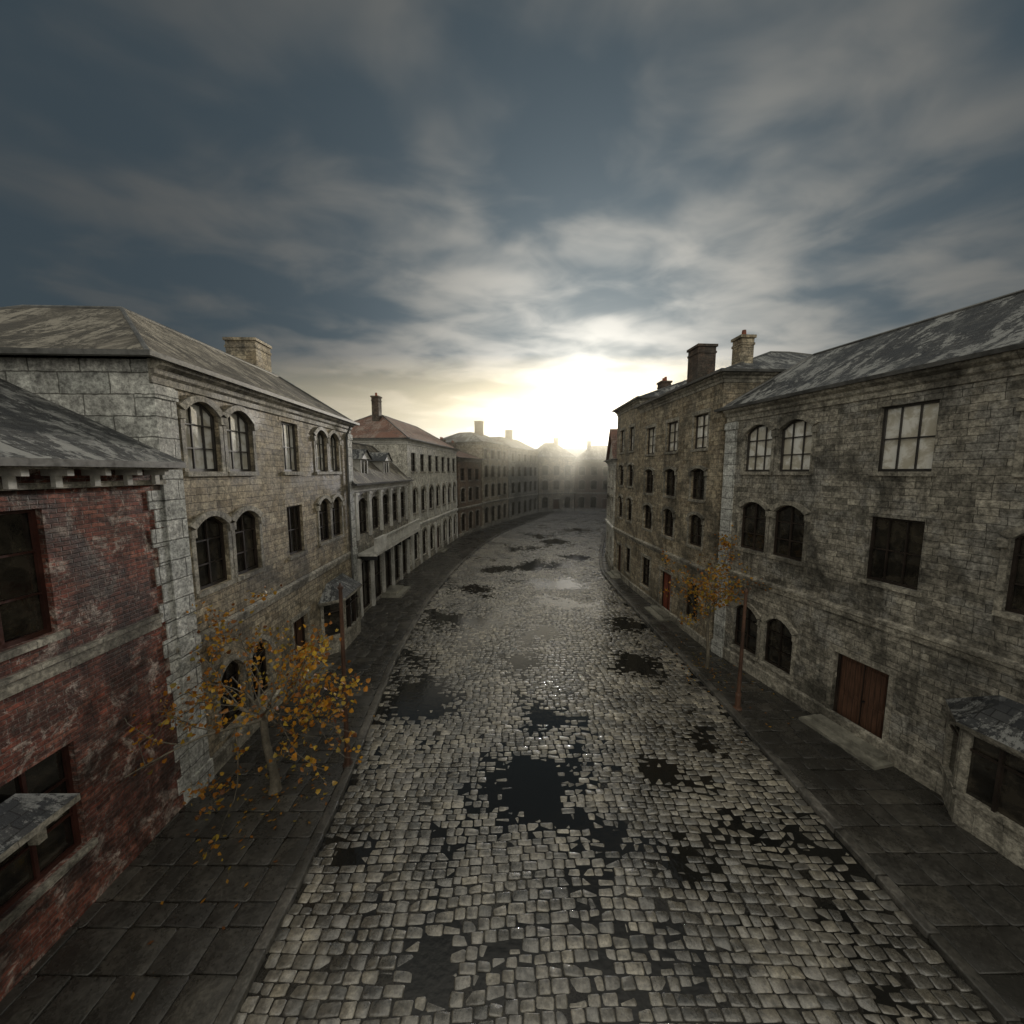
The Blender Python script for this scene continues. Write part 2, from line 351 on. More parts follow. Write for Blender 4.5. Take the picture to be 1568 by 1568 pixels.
def cornice(b,D,H,s=1.0,mat='trim'):
    b.P('cornice',mat).ring(b.W,D,[(0,H-.5*s),(.05*s,H-.48*s),(.06*s,H-.34*s),(.12*s,H-.28*s),(.14*s,H-.18*s),(.26*s,H-.1*s),(.30*s,H),(.0,H+.03)])
def belt(b,D,z,h=.25,p=.09,mat='trim'):
    b.P('belt_course',mat).ring(b.W,D,[(0,z-h*.5),(p*.5,z-h*.45),(p*.6,z),(p,z+.03),(p,z+h*.4),(0,z+h*.6)])
def plinth(b,D,z=.6,p=.07,mat='trim'):
    b.P('plinth',mat).ring(b.W,D,[(p,-.1),(p,z-.06),(0,z)])
def hip(b,D,H,ix0,ix1,iy,rise,over=.3,mat='slate',top=True,iyb=None):
    W=b.W; iyb=iy if iyb is None else iyb
    e=[(-over,-over,H),(W+over,-over,H),(W+over,D+over,H),(-over,D+over,H)]
    t=[(ix0,iy,H+rise),(W-ix1,iy,H+rise),(W-ix1,D-iyb,H+rise),(ix0,D-iyb,H+rise)]
    r=b.P('roof',mat)
    for k in range(4):
        n=10; a0,a1,t0,t1=map(Vector,(e[k],e[(k+1)%4],t[k],t[(k+1)%4]))
        def pt(ii,jj):
            u,v=ii/n,jj/4; p=a0.lerp(a1,u).lerp(t0.lerp(t1,u),v)
            if 0<jj<4 and 0<ii<n: p.z-=.05+.09*noise.noise(p*.8)
            return p
        for i in range(n):
            for j in range(4): r.poly([pt(i,j),pt(i+1,j),pt(i+1,j+1),pt(i,j+1)])
    if top and D-iy-iyb>.05: r.poly(t)
    c=b.P('ridge_cap','lead')
    for k in range(4): c.cyl(Vector(e[k]),Vector(t[k])+Vector((0,0,.01)),.05,.05,6)
    for k in range(4):
        if (Vector(t[k])-Vector(t[(k+1)%4])).length>.1: c.cyl(t[k],t[(k+1)%4],.06,.06,6)
    b.P('gutter','lead').ring(W,D,[(over-.02,H-.05),(over+.10,H-.05),(over+.12,H+.05),(over+.0,H+.045)])
def chimney(b,x,y,w,d,z0,z1,mat='brownbrick',pots=1):
    if mat=='brownbrick': mat='darkbrick'
    m=b.P('chimney_'+mat,mat); m.box(x,x+w,y,y+d,z0,z1)
    c=b.P('chimney_cap_'+mat,mat); c.box(x-.06,x+w+.06,y-.06,y+d+.06,z1+.002,z1+.12); c.box(x-.03,x+w+.03,y-.03,y+d+.03,z1-.3,z1-.2)
    for i in range(pots):
        xx=x+w*(i+.5)/pots; b.P('chimney_pot','clay').cyl((xx,y+d/2,z1+.12),(xx,y+d/2,z1+.42),.11,.085,10)
def downpipe(b,x,H):
    d=b.P('downpipe','lead'); d.cyl((x,-.12,.1),(x,-.12,H-.7),.05,.05,8); d.cyl((x,-.12,H-.7),(x,-.4,H-.06),.05,.05,8)
    for z in (1.5,4.2,7): d.cyl((x,-.12,z),(x,-.12,z+.08),.07,.07,8)

def bay(b,x0,x1,p=.72,c=.6,zt=2.5):
    pts=[(x0,-.001),(x0+c,-p),(x1-c,-p),(x1,-.001)]
    G=b.P('bay_glass','glass');F=b.P('bay_frames','frame');Wl=b.P('bay_walls','trim')
    for a,q in zip(pts,pts[1:]):
        Wl.poly([(*a,0),(*q,0),(*q,.8),(*a,.8)])
        av,qv=Vector(a),Vector(q); ln=(qv-av).length; d=(qv-av)/ln; nin=Vector((-d.y,d.x))
        Wl.obox(av-d*.04,qv+d*.04,.14,.8,.92); Wl.obox(av-d*.04,qv+d*.04,.16,zt-.16,zt)
        g0,g1=av+nin*.05,qv+nin*.05
        G.poly([(g0.x,g0.y,.92),(g1.x,g1.y,.92),(g1.x,g1.y,zt-.16),(g0.x,g0.y,zt-.16)])
        n=3 if ln>1 else 1
        for i in range(n+1):
            c0=av+d*ln*i/n; t=.12 if i in(0,n) else .05
            c0=c0+d*(.06 if i==0 else (-.06 if i==n else 0))
            (Wl if i in (0,n) else F).obox(c0-d*t/2,c0+d*t/2,.10,.92,zt-.16)
        F.obox(av+d*.12,qv-d*.12,.04,1.95,2.0)
    o=.14; e=[(x0-o,-.001,zt),(x0+c-o*.6,-p-o,zt),(x1-c+o*.6,-p-o,zt),(x1+o,-.001,zt)]
    t0,t1=(x0+.7,-.001,zt+.62),(x1-.7,-.001,zt+.62); tf0,tf1=(x0+.8,-.22,zt+.5),(x1-.8,-.22,zt+.5)
    R=b.P('bay_roof','slate'); R.poly([e[0],e[1],tf0,t0]); R.poly([e[1],e[2],tf1,tf0]); R.poly([e[2],e[3],t1,tf1]); R.poly([tf0,tf1,t1,t0])
    E=b.P('bay_eaves','trim')
    for a,q in zip(e,e[1:]): E.poly([a,q,(q[0],q[1],zt-.09),(a[0],a[1],zt-.09)])
    E.poly([(a[0],a[1],zt-.09) for a in e])

def op(x0,x1,z0,z1,arch=0,**k): return dict(x0=x0,x1=x1,z0=z0,z1=z1,arch=arch,**k)

def townhouse(name,p,q,H,xsp,ground,wallmat,sidemat,door,bayx,ix0=2.9,ix1=2.9,roofmat='slate'):
    b=Bld(name,p,q); D=8.6; ops=[]
    for (a,c,ar) in xsp:
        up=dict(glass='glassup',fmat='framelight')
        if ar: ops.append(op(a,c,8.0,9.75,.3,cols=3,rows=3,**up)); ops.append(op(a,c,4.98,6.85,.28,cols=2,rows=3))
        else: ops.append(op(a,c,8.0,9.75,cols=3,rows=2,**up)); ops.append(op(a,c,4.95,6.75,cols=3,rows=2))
    for a,c in ground: ops.append(op(a,c,.9,2.75,.35,cols=2,rows=3))
    ops.append(op(door[0],door[1],.3,2.5,kind='door'))
    walls(b,D,H,ops,wallmat,sidemat)
    c=b.P('cornice','trim'); prof=[(0,H-.5),(.05,H-.48),(.06,H-.34),(.12,H-.28),(.14,H-.18),(.26,H-.1),(.30,H),(0,H+.02)]
    segs=8
    for (d0,z0_),(d1,z1_) in zip(prof,prof[1:]):
        for i in range(segs):
            xa=-.02+(b.W+.04)*i/segs; xb=-.02+(b.W+.04)*(i+1)/segs
            c.poly([(xa,-d0,z0_),(xb,-d0,z0_),(xb,-d1,z1_),(xa,-d1,z1_)])
    for xe in (-.02,b.W+.02): c.poly([(xe,-d,z) for d,z in prof])
    belt(b,D,3.8,.3); plinth(b,D)
    t=b.P('corner_pilasters','block')
    for xa in (0.0,b.W-.5):
        t.box(xa-.02,xa+.52,-.08,.3,0.6,H-.51)
        t.box(xa-.05,xa+.55,-.12,.3,3.62,3.98); t.box(xa-.05,xa+.55,-.12,.3,H-.8,H-.55); t.box(xa-.05,xa+.55,-.13,.3,-.05,.66)
    hip(b,D,H+.03,ix0,ix1,3.0,2.1,mat=roofmat,over=.28)
    bay(b,*bayx)
    return b,D

# left large stone house
b,D=townhouse('stone_townhouse',(-7.82,8.3),(-8.28,19.3),10.4,[(.78,1.9,1),(2.17,3.28,1),(4.9,5.95,0),(7.25,8.3,1),(8.5,9.55,1)],[(1.1,2.05),(2.4,3.3)],'ashlar','block',(4.8,5.85),(6.9,10.0),2.8,.6,'slatebrown')
chimney(b,9.0,3.15,1.1,1.3,11.5,13.75,'ashlar',0); downpipe(b,10.25,10.4); b.done()
# right large stone house (local x runs toward camera)
b,D=townhouse('stone_townhouse',(8.94,15.7),(11.32,4.95),10.5,[(.94,2.12,1),(2.4,3.57,1),(5.4,6.6,0),(8.05,9.1,1),(9.35,10.3,1)],[(.95,2.1),(2.38,3.5)],'ashlar2','block',(4.85,6.25),(7.5,10.4),.9,1.5)
b.done()
b=Bld('stone_house',(11.35,4.8),(13.3,-4.5)); ops=[op(x,x+1.1,z,z+1.8,cols=2,rows=3) for x in (1,3.4,5.8) for z in (1,4.8,8)]
walls(b,8,10.1,ops,'ashlar2'); cornice(b,8,10.1); hip(b,8,10.13,3,3,3.5,2); b.done()

# red brick house
b=Bld('red_brick_house',(-7.35,-3.0),(-7.80,8.27)); W0=b.W; D=9
def yx(y): return (y+3.0)*1.001
ops=[]
for yc in (5.45,2.6,-.3):
    x=yx(yc); ops.append(op(x-.62,x+.62,5.3,7.4,cols=2,rows=3,fmat='reddish',sur=3)); ops.append(op(x-.62,x+.62,1.3,3.3,cols=2,rows=3,fmat='reddish',sur=3))
walls(b,D,8.05,ops,'redbrick','redbrick')
t=b.P('stone_bands','trim'); t.box(0,W0-.36,-.05,.0,4.6,4.82); t.box(0,W0-.36,-.10,-.0,4.82,4.9)
q=b.P('corner_quoins','block')
for i in range(18):
    w=.34 if i%2 else .22; q.box(W0-w,W0-.005,-.03,.0,.05+i*.42,.05+i*.42+.40)
c=b.P('eaves_cornice','trim'); c.box(-.1,W0-.01,-.14,.0,7.72,7.82); c.box(-.1,W0-.01,-.5,.0,8.04,8.16)
for i in range(18):
    x=W0-.30-i*.60; bb=b.P('eaves_brackets','white'); bb.box(x-.05,x+.05,-.42,-.001,7.93,8.038); bb.box(x-.05,x+.05,-.22,-.141,7.74,7.929)
b.P('gutter','lead').box(-.1,W0-.01,-.60,-.502,8.08,8.2)
r=b.P('roof','slate')
def rz(i,j):
    x=W0*i/14; y=-.6+5*j/5; z=8.2+2.42*j/5
    if 0<j<5 and i<14: z+=.05*noise.noise(Vector((x,y,0)))
    return (x,y,z)
for i in range(14):
    for j in range(5): r.poly([rz(i,j),rz(i+1,j),rz(i+1,j+1),rz(i,j+1)])
r.poly([(0,4.4,10.62),(W0,4.4,10.62),(W0,9,8.2),(0,9,8.2)])
m=b.P('chimney_stack','redbrick'); m.box(yx(6.2),yx(6.95),1.75,2.6,8.3,10.0)
c=b.P('canopy_roof','slate'); xa,xb=yx(3.4),yx(5.55)
c.poly([(xa,-.6,2.75),(xb,-.6,2.75),(xb-.3,-.002,3.05),(xa+.3,-.002,3.05)]); c.poly([(xb,-.6,2.75),(xb,-.002,2.75),(xb-.3,-.002,3.05)])
c2=b.P('canopy_edge','trim'); c2.box(xa,xb,-.6,-.002,2.64,2.748)
for xx in (xa+.1,xb-.25):
    c2.obox((xx+.06,-.45),(xx+.06,-.002),.1,2.5,2.638); c2.box(xx,xx+.12,-.16,-.002,2.1,2.499)
b.done()

# shop house with balcony, dormers
b=Bld('balcony_shop_house',(-8.30,19.4),(-8.15,29.0)); W=b.W; D=7
ops=[]
for i in range(5):
    x=.55+i*1.78; ops.append(op(x,x+1.25,4.55,6.55,.3,cols=2,rows=3,sur=0)); ops.append(op(x-.05,x+1.3,.25,3.1,.3,cols=2,rows=2,sur=0))
walls(b,D,7.3,ops,'ashlar2')
cornice(b,D,7.3,.8,'white')
p=b.P('white_pilasters','white')
for i in range(6):
    x=.05+i*1.78; p.box(x+.0,x+.32,-.12,-.001,4.35,6.75); p.box(x-.04,x+.36,-.17,-.001,6.75,6.88); p.box(x+.02,x+.30,-.14,-.001,.1,3.3)
bl=b.P('balcony','white'); bl.box(.3,W-.3,-1.0,-.001,3.45,3.6); bl.box(.3,W-.3,-1.0,-.92,3.62,3.72); bl.box(.3,W-.3,-1.02,-.90,4.30,4.38)
for i in range(34):
    x=.35+i*(W-.72)/33; bl.box(x,x+.07,-.98,-.94,3.72,4.30)
bl.box(.3,1.7,-1.07,-.89,3.6,4.42)
for i in range(5):
    x=.5+i*(W-1.2)/4; b.P('balcony_bracket','iron').obox((x,-.95),(x,-.05),.08,3.2,3.449)
hip(b,D,7.33,.02,.02,2.6,2.6,over=.3,mat='slatebrown')
for xc in (2.6,6.3):
    d=b.P('dormer_walls','white'); d.box(xc-.6,xc+.6,.45,2.2,7.55,8.75)
    g=b.P('dormer_glass','glass'); g.poly([(xc-.42,.445,7.75),(xc+.42,.445,7.75),(xc+.42,.445,8.6),(xc-.42,.445,8.6)])
    f=b.P('dormer_frame','white'); f.box(xc-.03,xc+.03,.41,.44,7.75,8.6); f.box(xc-.5,xc-.42,.40,.44,7.7,8.65); f.box(xc+.42,xc+.5,.40,.44,7.7,8.65)
    r=b.P('dormer_roof','slate'); r.poly([(xc-.8,.2,8.7),(xc,.2,9.3),(xc,3,9.3),(xc-.8,3,8.7)]); r.poly([(xc,.2,9.3),(xc+.8,.2,8.7),(xc+.8,3,8.7),(xc,3,9.3)])
    d.poly([(xc-.75,.3,8.72),(xc+.75,.3,8.72),(xc,.3,9.26)])
T=b.P('entrance_steps','step'); T.box(3.3,5.3,-1.3,-.001,.1,.22); T.box(3.5,5.1,-.9,-.001,.22,.36)
b.done()

def rowhouse(name,p,q,H,rows,xs,ww,mat,D=8,roof='slate',rise=2.2,iy=3,ix=2.6,doors=(),beltz=3.5,doormat='doorwood',chim=(),sidemat=None,trim='trim',cs=.8,iyb=None,sur=1,pil=False,upg=None):
    b=Bld(name,p,q); ops=[]
    for ri,(z0,z1,ar) in enumerate(rows):
        for k,x in enumerate(xs):
            if z0<2 and k in doors: ops.append(op(x-ww*.55,x+ww*.55,.3,2.5,kind='door',mat=doormat))
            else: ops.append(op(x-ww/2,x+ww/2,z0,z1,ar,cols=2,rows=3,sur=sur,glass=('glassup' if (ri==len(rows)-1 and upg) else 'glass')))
    walls(b,D,H,ops,mat,sidemat); cornice(b,D,H,cs,trim)
    if beltz: belt(b,D,beltz,.3,.14,trim)
    plinth(b,D,.5,.06)
    if pil:
        pl=b.P('white_pilasters','white')
        for xa,xb in zip([None]+list(xs),list(xs)+[None]):
            xm=(xa+xb)/2 if xa is not None and xb is not None else (xb-ww/2-.35 if xa is None else xa+ww/2+.35)
            pl.box(xm-.18,xm+.18,-.10,-.001,3.9,H*.66); pl.box(xm-.18,xm+.18,-.12,-.001,.15,3.1)
    hip(b,D,H+.03,ix,ix,iy,rise,over=.25,mat=roof,iyb=iyb)
    for c in chim: chimney(b,*c)
    b.done(); return b
r4=[(.9,2.7,0),(4.5,6.0,.2),(6.7,8.15,.15),(9.05,10.6,0)]
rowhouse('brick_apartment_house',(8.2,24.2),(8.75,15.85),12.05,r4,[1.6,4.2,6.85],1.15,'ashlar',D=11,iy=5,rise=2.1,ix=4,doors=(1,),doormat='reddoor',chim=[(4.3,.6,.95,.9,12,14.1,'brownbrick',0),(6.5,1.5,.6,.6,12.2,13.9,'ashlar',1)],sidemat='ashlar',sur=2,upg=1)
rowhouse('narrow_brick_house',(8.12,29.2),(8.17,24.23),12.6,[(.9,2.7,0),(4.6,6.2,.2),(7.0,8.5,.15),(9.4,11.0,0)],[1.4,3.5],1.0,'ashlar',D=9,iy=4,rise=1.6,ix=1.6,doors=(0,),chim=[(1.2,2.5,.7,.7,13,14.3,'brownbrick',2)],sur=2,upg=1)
b=rowhouse('gabled_house',(8.75,34.2),(8.05,29.3),8.9,[(.9,2.7,0),(4.3,6,.2),(6.7,8.1,0)],[1.3,3.6],.95,'render',D=8,iy=2.45,rise=.4,ix=.5,trim='white')
g=Bld('house_gable',(8.73,34.1),(8.07,29.4)); w=g.W; mm=g.P('gable_wall','render'); mm.poly([(0,.05,9.0),(w,.05,9.0),(w/2,.05,11.4)])
r=g.P('gable_roof','tile'); r.poly([(-.2,-.2,8.95),(w/2,-.2,11.55),(w/2,6,11.55),(-.2,6,8.95)]); r.poly([(w/2,-.2,11.55),(w+.2,-.2,8.95),(w+.2,6,8.95),(w/2,6,11.55)])
g.done(); g.e.parent=b.e; g.e.matrix_parent_inverse=Matrix.LocRotScale(b.e.location,b.e.rotation_euler,None).inverted()
rowhouse('corner_house',(12.4,45),(9.1,34.4),9.6,[(.9,2.7,0),(4.3,6,.2),(6.9,8.4,0)],[1.5,4,6.5,9],1.0,'brownbrick')
rowhouse('corner_house',(19.5,63),(12.6,45.3),10.5,[(.9,2.7,0),(4.3,6,.2),(7,8.6,0)],[2,5,8,11,14,17],1.1,'ashlar')

rowhouse('pale_townhouse',(-8.1,29.1),(-6.55,44.2),10.5,[(.7,3.0,.3),(4.6,6.7,.35),(8.0,9.5,0)],[1.3+i*2.1 for i in range(7)],1.05,'render',D=8,roof='tile',rise=2.3,iy=3.5,ix=3.5,doors=(3,),chim=[(2.6,3.4,.6,.6,12.2,14.2,'brownbrick',1)],trim='white',pil=True)
rowhouse('brick_row_house',(-6.4,44.4),(-4.2,51.1),9.6,[(.7,2.9,.2),(4.3,6.0,.2),(6.9,8.4,0)],[1.2,3.4,5.6],1.1,'brownbrick',roof='tile',rise=1.4,chim=[(1,2.5,.7,.7,10.4,11.8,'brownbrick',2),(4,2.5,.7,.7,10.4,11.6,'brownbrick',2)])
rowhouse('tall_stone_house',(-4.1,51.3),(-.6,60.0),12.0,[(.7,3.0,.3),(4.4,6.3,.25),(7.2,8.9,.2),(9.8,11.1,0)],[1.3,3.5,5.7,7.9],1.15,'ashlar',rise=1.6,iy=3,ix=2.6,chim=[(4.6,2.5,1.0,1.0,12.5,15.4,'brownbrick',0)],beltz=3.6,sur=2)
rowhouse('tall_stone_house',(-.45,60.2),(5.0,72.5),11.8,[(.7,3.0,.3),(4.4,6.3,.25),(7.2,8.9,.2),(9.7,11,0)],[1.5,4.2,6.9,9.6,12],1.2,'ashlar2',rise=2,iy=3,ix=3,chim=[(6,2.5,1.0,1.0,13,15.2,'brownbrick',0)],beltz=3.6,sur=2)
rowhouse('end_terrace_house',(5.3,73.5),(12.6,75.5),10.8,[(.7,3.0,.3),(4.4,6.3,.25),(7.3,9.2,.2)],[1.3,3.7,6.1],1.2,'ashlar',rise=3.0,iy=3.8,ix=2.6,doors=(1,),chim=[(4.6,3.4,.8,.8,12.6,14.8,'brownbrick',2)],beltz=3.6,doormat='doorwood',sur=2)
rowhouse('end_terrace_house',(12.8,75.5),(24.0,74.5),10.3,[(.7,3.0,.3),(4.4,6.3,.25),(7.3,9.0,.2)],[1.3,3.7,6.1,8.5],1.2,'brownbrick',rise=3.0,iy=3.8,ix=3.6,doors=(2,),chim=[(2.6,3.4,.8,.8,12.0,14.2,'brownbrick',2)],beltz=3.6,sur=2)
rowhouse('distant_terrace',(-20,95),(40,98),11,[(.7,3.0,0),(4.4,6.3,0),(7.3,9.0,0)],[2+i*4 for i in range(14)],1.2,'brownbrick',rise=3.0,iy=3.8,ix=3.6,beltz=None,chim=[(14,3,1,1,14,16,'brownbrick',0)])

# ------------------------------------------------------------------ ground
Lc=np.array([(-12,-3.9),(0,-3.95),(8.3,-4.14),(14.6,-4.9),(22.4,-5.15),(30.3,-4.56),(38,-3.5),(46.2,-1.8),(56,1.6),(67,6.0),(80,12)])
Rc=np.array([(-12,7.1),(0,7.1),(8.3,7.15),(13.6,7.25),(18,7.12),(24.3,7.0),(29,7.1),(33,7.9),(41.8,10.2),(58,15.5),(66,19),(80,24)])
def smooth_interp(T):
    ys=np.linspace(-12,80,400); xs=np.interp(ys,T[:,0],T[:,1]); k=np.hanning(23); k/=k.sum()
    xp=np.pad(xs,11,mode='edge'); return ys,np.convolve(xp,k,mode='valid')
yl,xl=smooth_interp(Lc); yr,xr=smooth_interp(Rc)
cl=lambda y: float(np.interp(y,yl,xl)); crr=lambda y: float(np.interp(y,yr,xr))
dep=[(-3.2,12.2,1.4,.06),(.5,8.6,1.2,.06),(-1.6,18.8,1.3,.05),(1.6,18.0,1.3,.05),(5.1,14.8,1.3,.055),(4.0,26,1.6,.055),(1.0,11.4,.7,.045),(4.2,9.2,.8,.045),(-3.3,7.0,.6,.04),(3.2,5.2,.7,.04),(-1.2,5.2,.6,.035),(2,31,2,.05),(-2.5,25,1.4,.05),(5.6,10.3,.8,.05),(.2,14.9,.7,.045),(2.2,7.3,.5,.04),(1,38,2.2,.05),(6,34,1.7,.05),(-1,30,1.5,.05),(5,42,2,.05),(3.2,22,1.2,.045),(-3.6,20,1.1,.045),(6,19,1,.045),(9,50,2.5,.05),(3,46,2,.05)]
def lf(x,y):
    h=.019+.018*noise.noise(Vector((x*.35,y*.35,1.3)))+.022*noise.noise(Vector((x*.85,y*.85,5.3)))+.013*noise.noise(Vector((x*2.0,y*2.0,9)))
    for px,py,r,a in dep:
        d2=((x-px)**2+((y-py)*1.15)**2)/(r*r)
        if d2<6: h-=a*.75*math.exp(-d2*1.3)
    return h
def stone_mesh(name,stones,mat,skirt=.07,bev=.022,cor=.2,jt=.012):
    V=[];F=[]
    for (cx,cy,ax,ay,ang,z,tx,ty) in stones:
        ca,sa=math.cos(ang),math.sin(ang); k=min(ax,ay)*cor*2
        base=[(-ax+k,-ay),(ax-k,-ay),(ax,-ay+k),(ax,ay-k),(ax-k,ay),(-ax+k,ay),(-ax,ay-k),(-ax,-ay+k)]
        i0=len(V)
        jit=[(random.uniform(-1,1)*jt,random.uniform(-1,1)*jt) for _ in range(8)]
        for (dz,ins) in ((-skirt,0),(-bev,0),(-bev*.3,bev*.45),(0,bev*1.35)):
            fx=(ax-ins)/ax; fy=(ay-ins)/ay
            for (px,py),(jx,jy) in zip(base,jit):
                px=(px+jx)*fx; py=(py+jy)*fy
                V.append((cx+px*ca-py*sa,cy+px*sa+py*ca,z+dz+px*tx+py*ty))
        for r in range(3):
            for k_ in range(8):
                a=i0+r*8+k_; c=i0+r*8+(k_+1)%8; F.append((a,c,c+8,a+8))
        F.append(tuple(i0+24+k_ for k_ in range(8)))
    me=bpy.data.meshes.new(name); me.from_pydata(V,[],F); me.polygons.foreach_set('use_smooth',[True]*len(F)); me.materials.append(M[mat]); me.update()
    o=bpy.data.objects.new(name,me); col.objects.link(o); return o
st=[]; y=1.0
while y<76:
    rh=random.uniform(.145,.20); a,c=cl(y)+.02,crr(y)-.02; x=a-random.uniform(0,.25)
    while x<c:
        w=random.uniform(.17,.34)
        sk=.12*math.sin(x*.5+y*.07)+.14*noise.noise(Vector((x*.25,y*.25,3)))
        cx,cy=x+w/2,y+rh/2+sk
        if cx-w/2>a-.1 and cx+w/2<c+.12:
            hh=lf(cx,cy)+random.uniform(-.009,.009)
            if random.random()<.04: hh-=.016
            st.append((cx,cy,w/2-.0065,rh/2-.0055,random.uniform(-.05,.05),hh,random.gauss(0,.055),random.gauss(0,.095)))
        x+=w
    y+=rh
road=bpy.data.objects.new('cobblestone_road',None); col.objects.link(road)
o=stone_mesh('cobbles',st,'setts',bev=.016,cor=.12,jt=.008); o.parent=road
V=[];F=[];ny=420;nx=60
for j in range(ny+1):
    yy=-12+92*j/ny; a,c=cl(yy)-.05,crr(yy)+.05
    for i in range(nx+1):
        xx=a+(c-a)*i/nx; V.append((xx,yy,lf(xx,yy)-.015))
for j in range(ny):
    for i in range(nx): k=j*(nx+1)+i; F.append((k,k+1,k+nx+2,k+nx+1))
me=bpy.data.meshes.new('joint_bed'); me.from_pydata(V,[],F); me.materials.append(M['dirt']); me.polygons.foreach_set('use_smooth',[True]*len(F)); o=bpy.data.objects.new('joint_bed',me); col.objects.link(o); o.parent=road
wt=MB()
ys=np.linspace(-12,80,60)
for ya,yb in zip(ys,ys[1:]): wt.poly([(cl(ya),ya,0),(crr(ya),ya,0),(crr(yb),yb,0),(cl(yb),yb,0)])
wt.obj('puddle_water','water',road)
for side,cf,name in ((-1,cl,'pavement'),(1,crr,'pavement')):
    e=bpy.data.objects.new(name,None); col.objects.link(e)
    sl=[];kb=[]; y=0.5
    while y<76:
        rh=random.uniform(.38,.66); yc=y+rh/2; edge=cf(yc); x=.24; lim=4.2 if y<50 else 7
        while x<lim:
            w=random.uniform(.4,.9); cx=edge+side*(x+w/2)
            sl.append((cx,yc,w/2-.008,rh/2-.008,random.uniform(-.015,.015),.105+random.uniform(-.010,.010),random.uniform(-.022,.022),random.uniform(-.022,.022))); x+=w
        y+=rh
    y=0.5
    while y<76:
        ln=random.uniform(.8,1.2); yc=y+ln/2; dx=(cf(yc+.3)-cf(yc-.3))/.6
        kb.append((cf(yc)+side*.115,yc,.115,ln/2-.006,-math.atan(dx),.135+random.uniform(-.007,.008),0,0)); y+=ln
    o=stone_mesh('paving_slabs',sl,'slabs',.06,.012,.06); o.parent=e
    o=stone_mesh('kerb_stones',kb,'kerb',.22,.02,.1); o.parent=e
    base=MB()
    for ya,yb in zip(ys,ys[1:]):
        p,q=cf(ya)+side*.1,cf(yb)+side*.1; base.poly([(p,ya,.085),(p+side*9,ya,.085),(q+side*9,yb,.085),(q,yb,.085)])
    base.obj('pavement_bed','dirt',e)
gr=MB(); gr.poly([(-900,-900,-.12),(900,-900,-.12),(900,900,-.12),(-900,900,-.12)]); gr.obj('ground','earth')

# ------------------------------------------------------------------ posts
def post(name,x,y,h):
    e=bpy.data.objects.new(name,None); e.location=(x,y,.1); col.objects.link(e)
    p=MB(); p.cyl((0,0,0),(0,0,.5),.085,.08,12); p.cyl((0,0,.5),(0,0,.56),.095,.075,12); p.cyl((0,0,.56),(.03,.02,h),.062,.045,12); p.obj('shaft','rustpost',e)
    c=MB(); c.cyl((.03,.02,h),(.03,.02,h+.06),.07,.07,12); c.cyl((.03,.02,h+.06),(.03,.02,h+.16),.05,.01,12); c.cyl((0,0,0),(0,0,.06),.14,.12,12); c.obj('cap','rustpost',e)
post('iron_post',-4.45,9.3,4.9); post('iron_post',7.56,11.7,4.0)

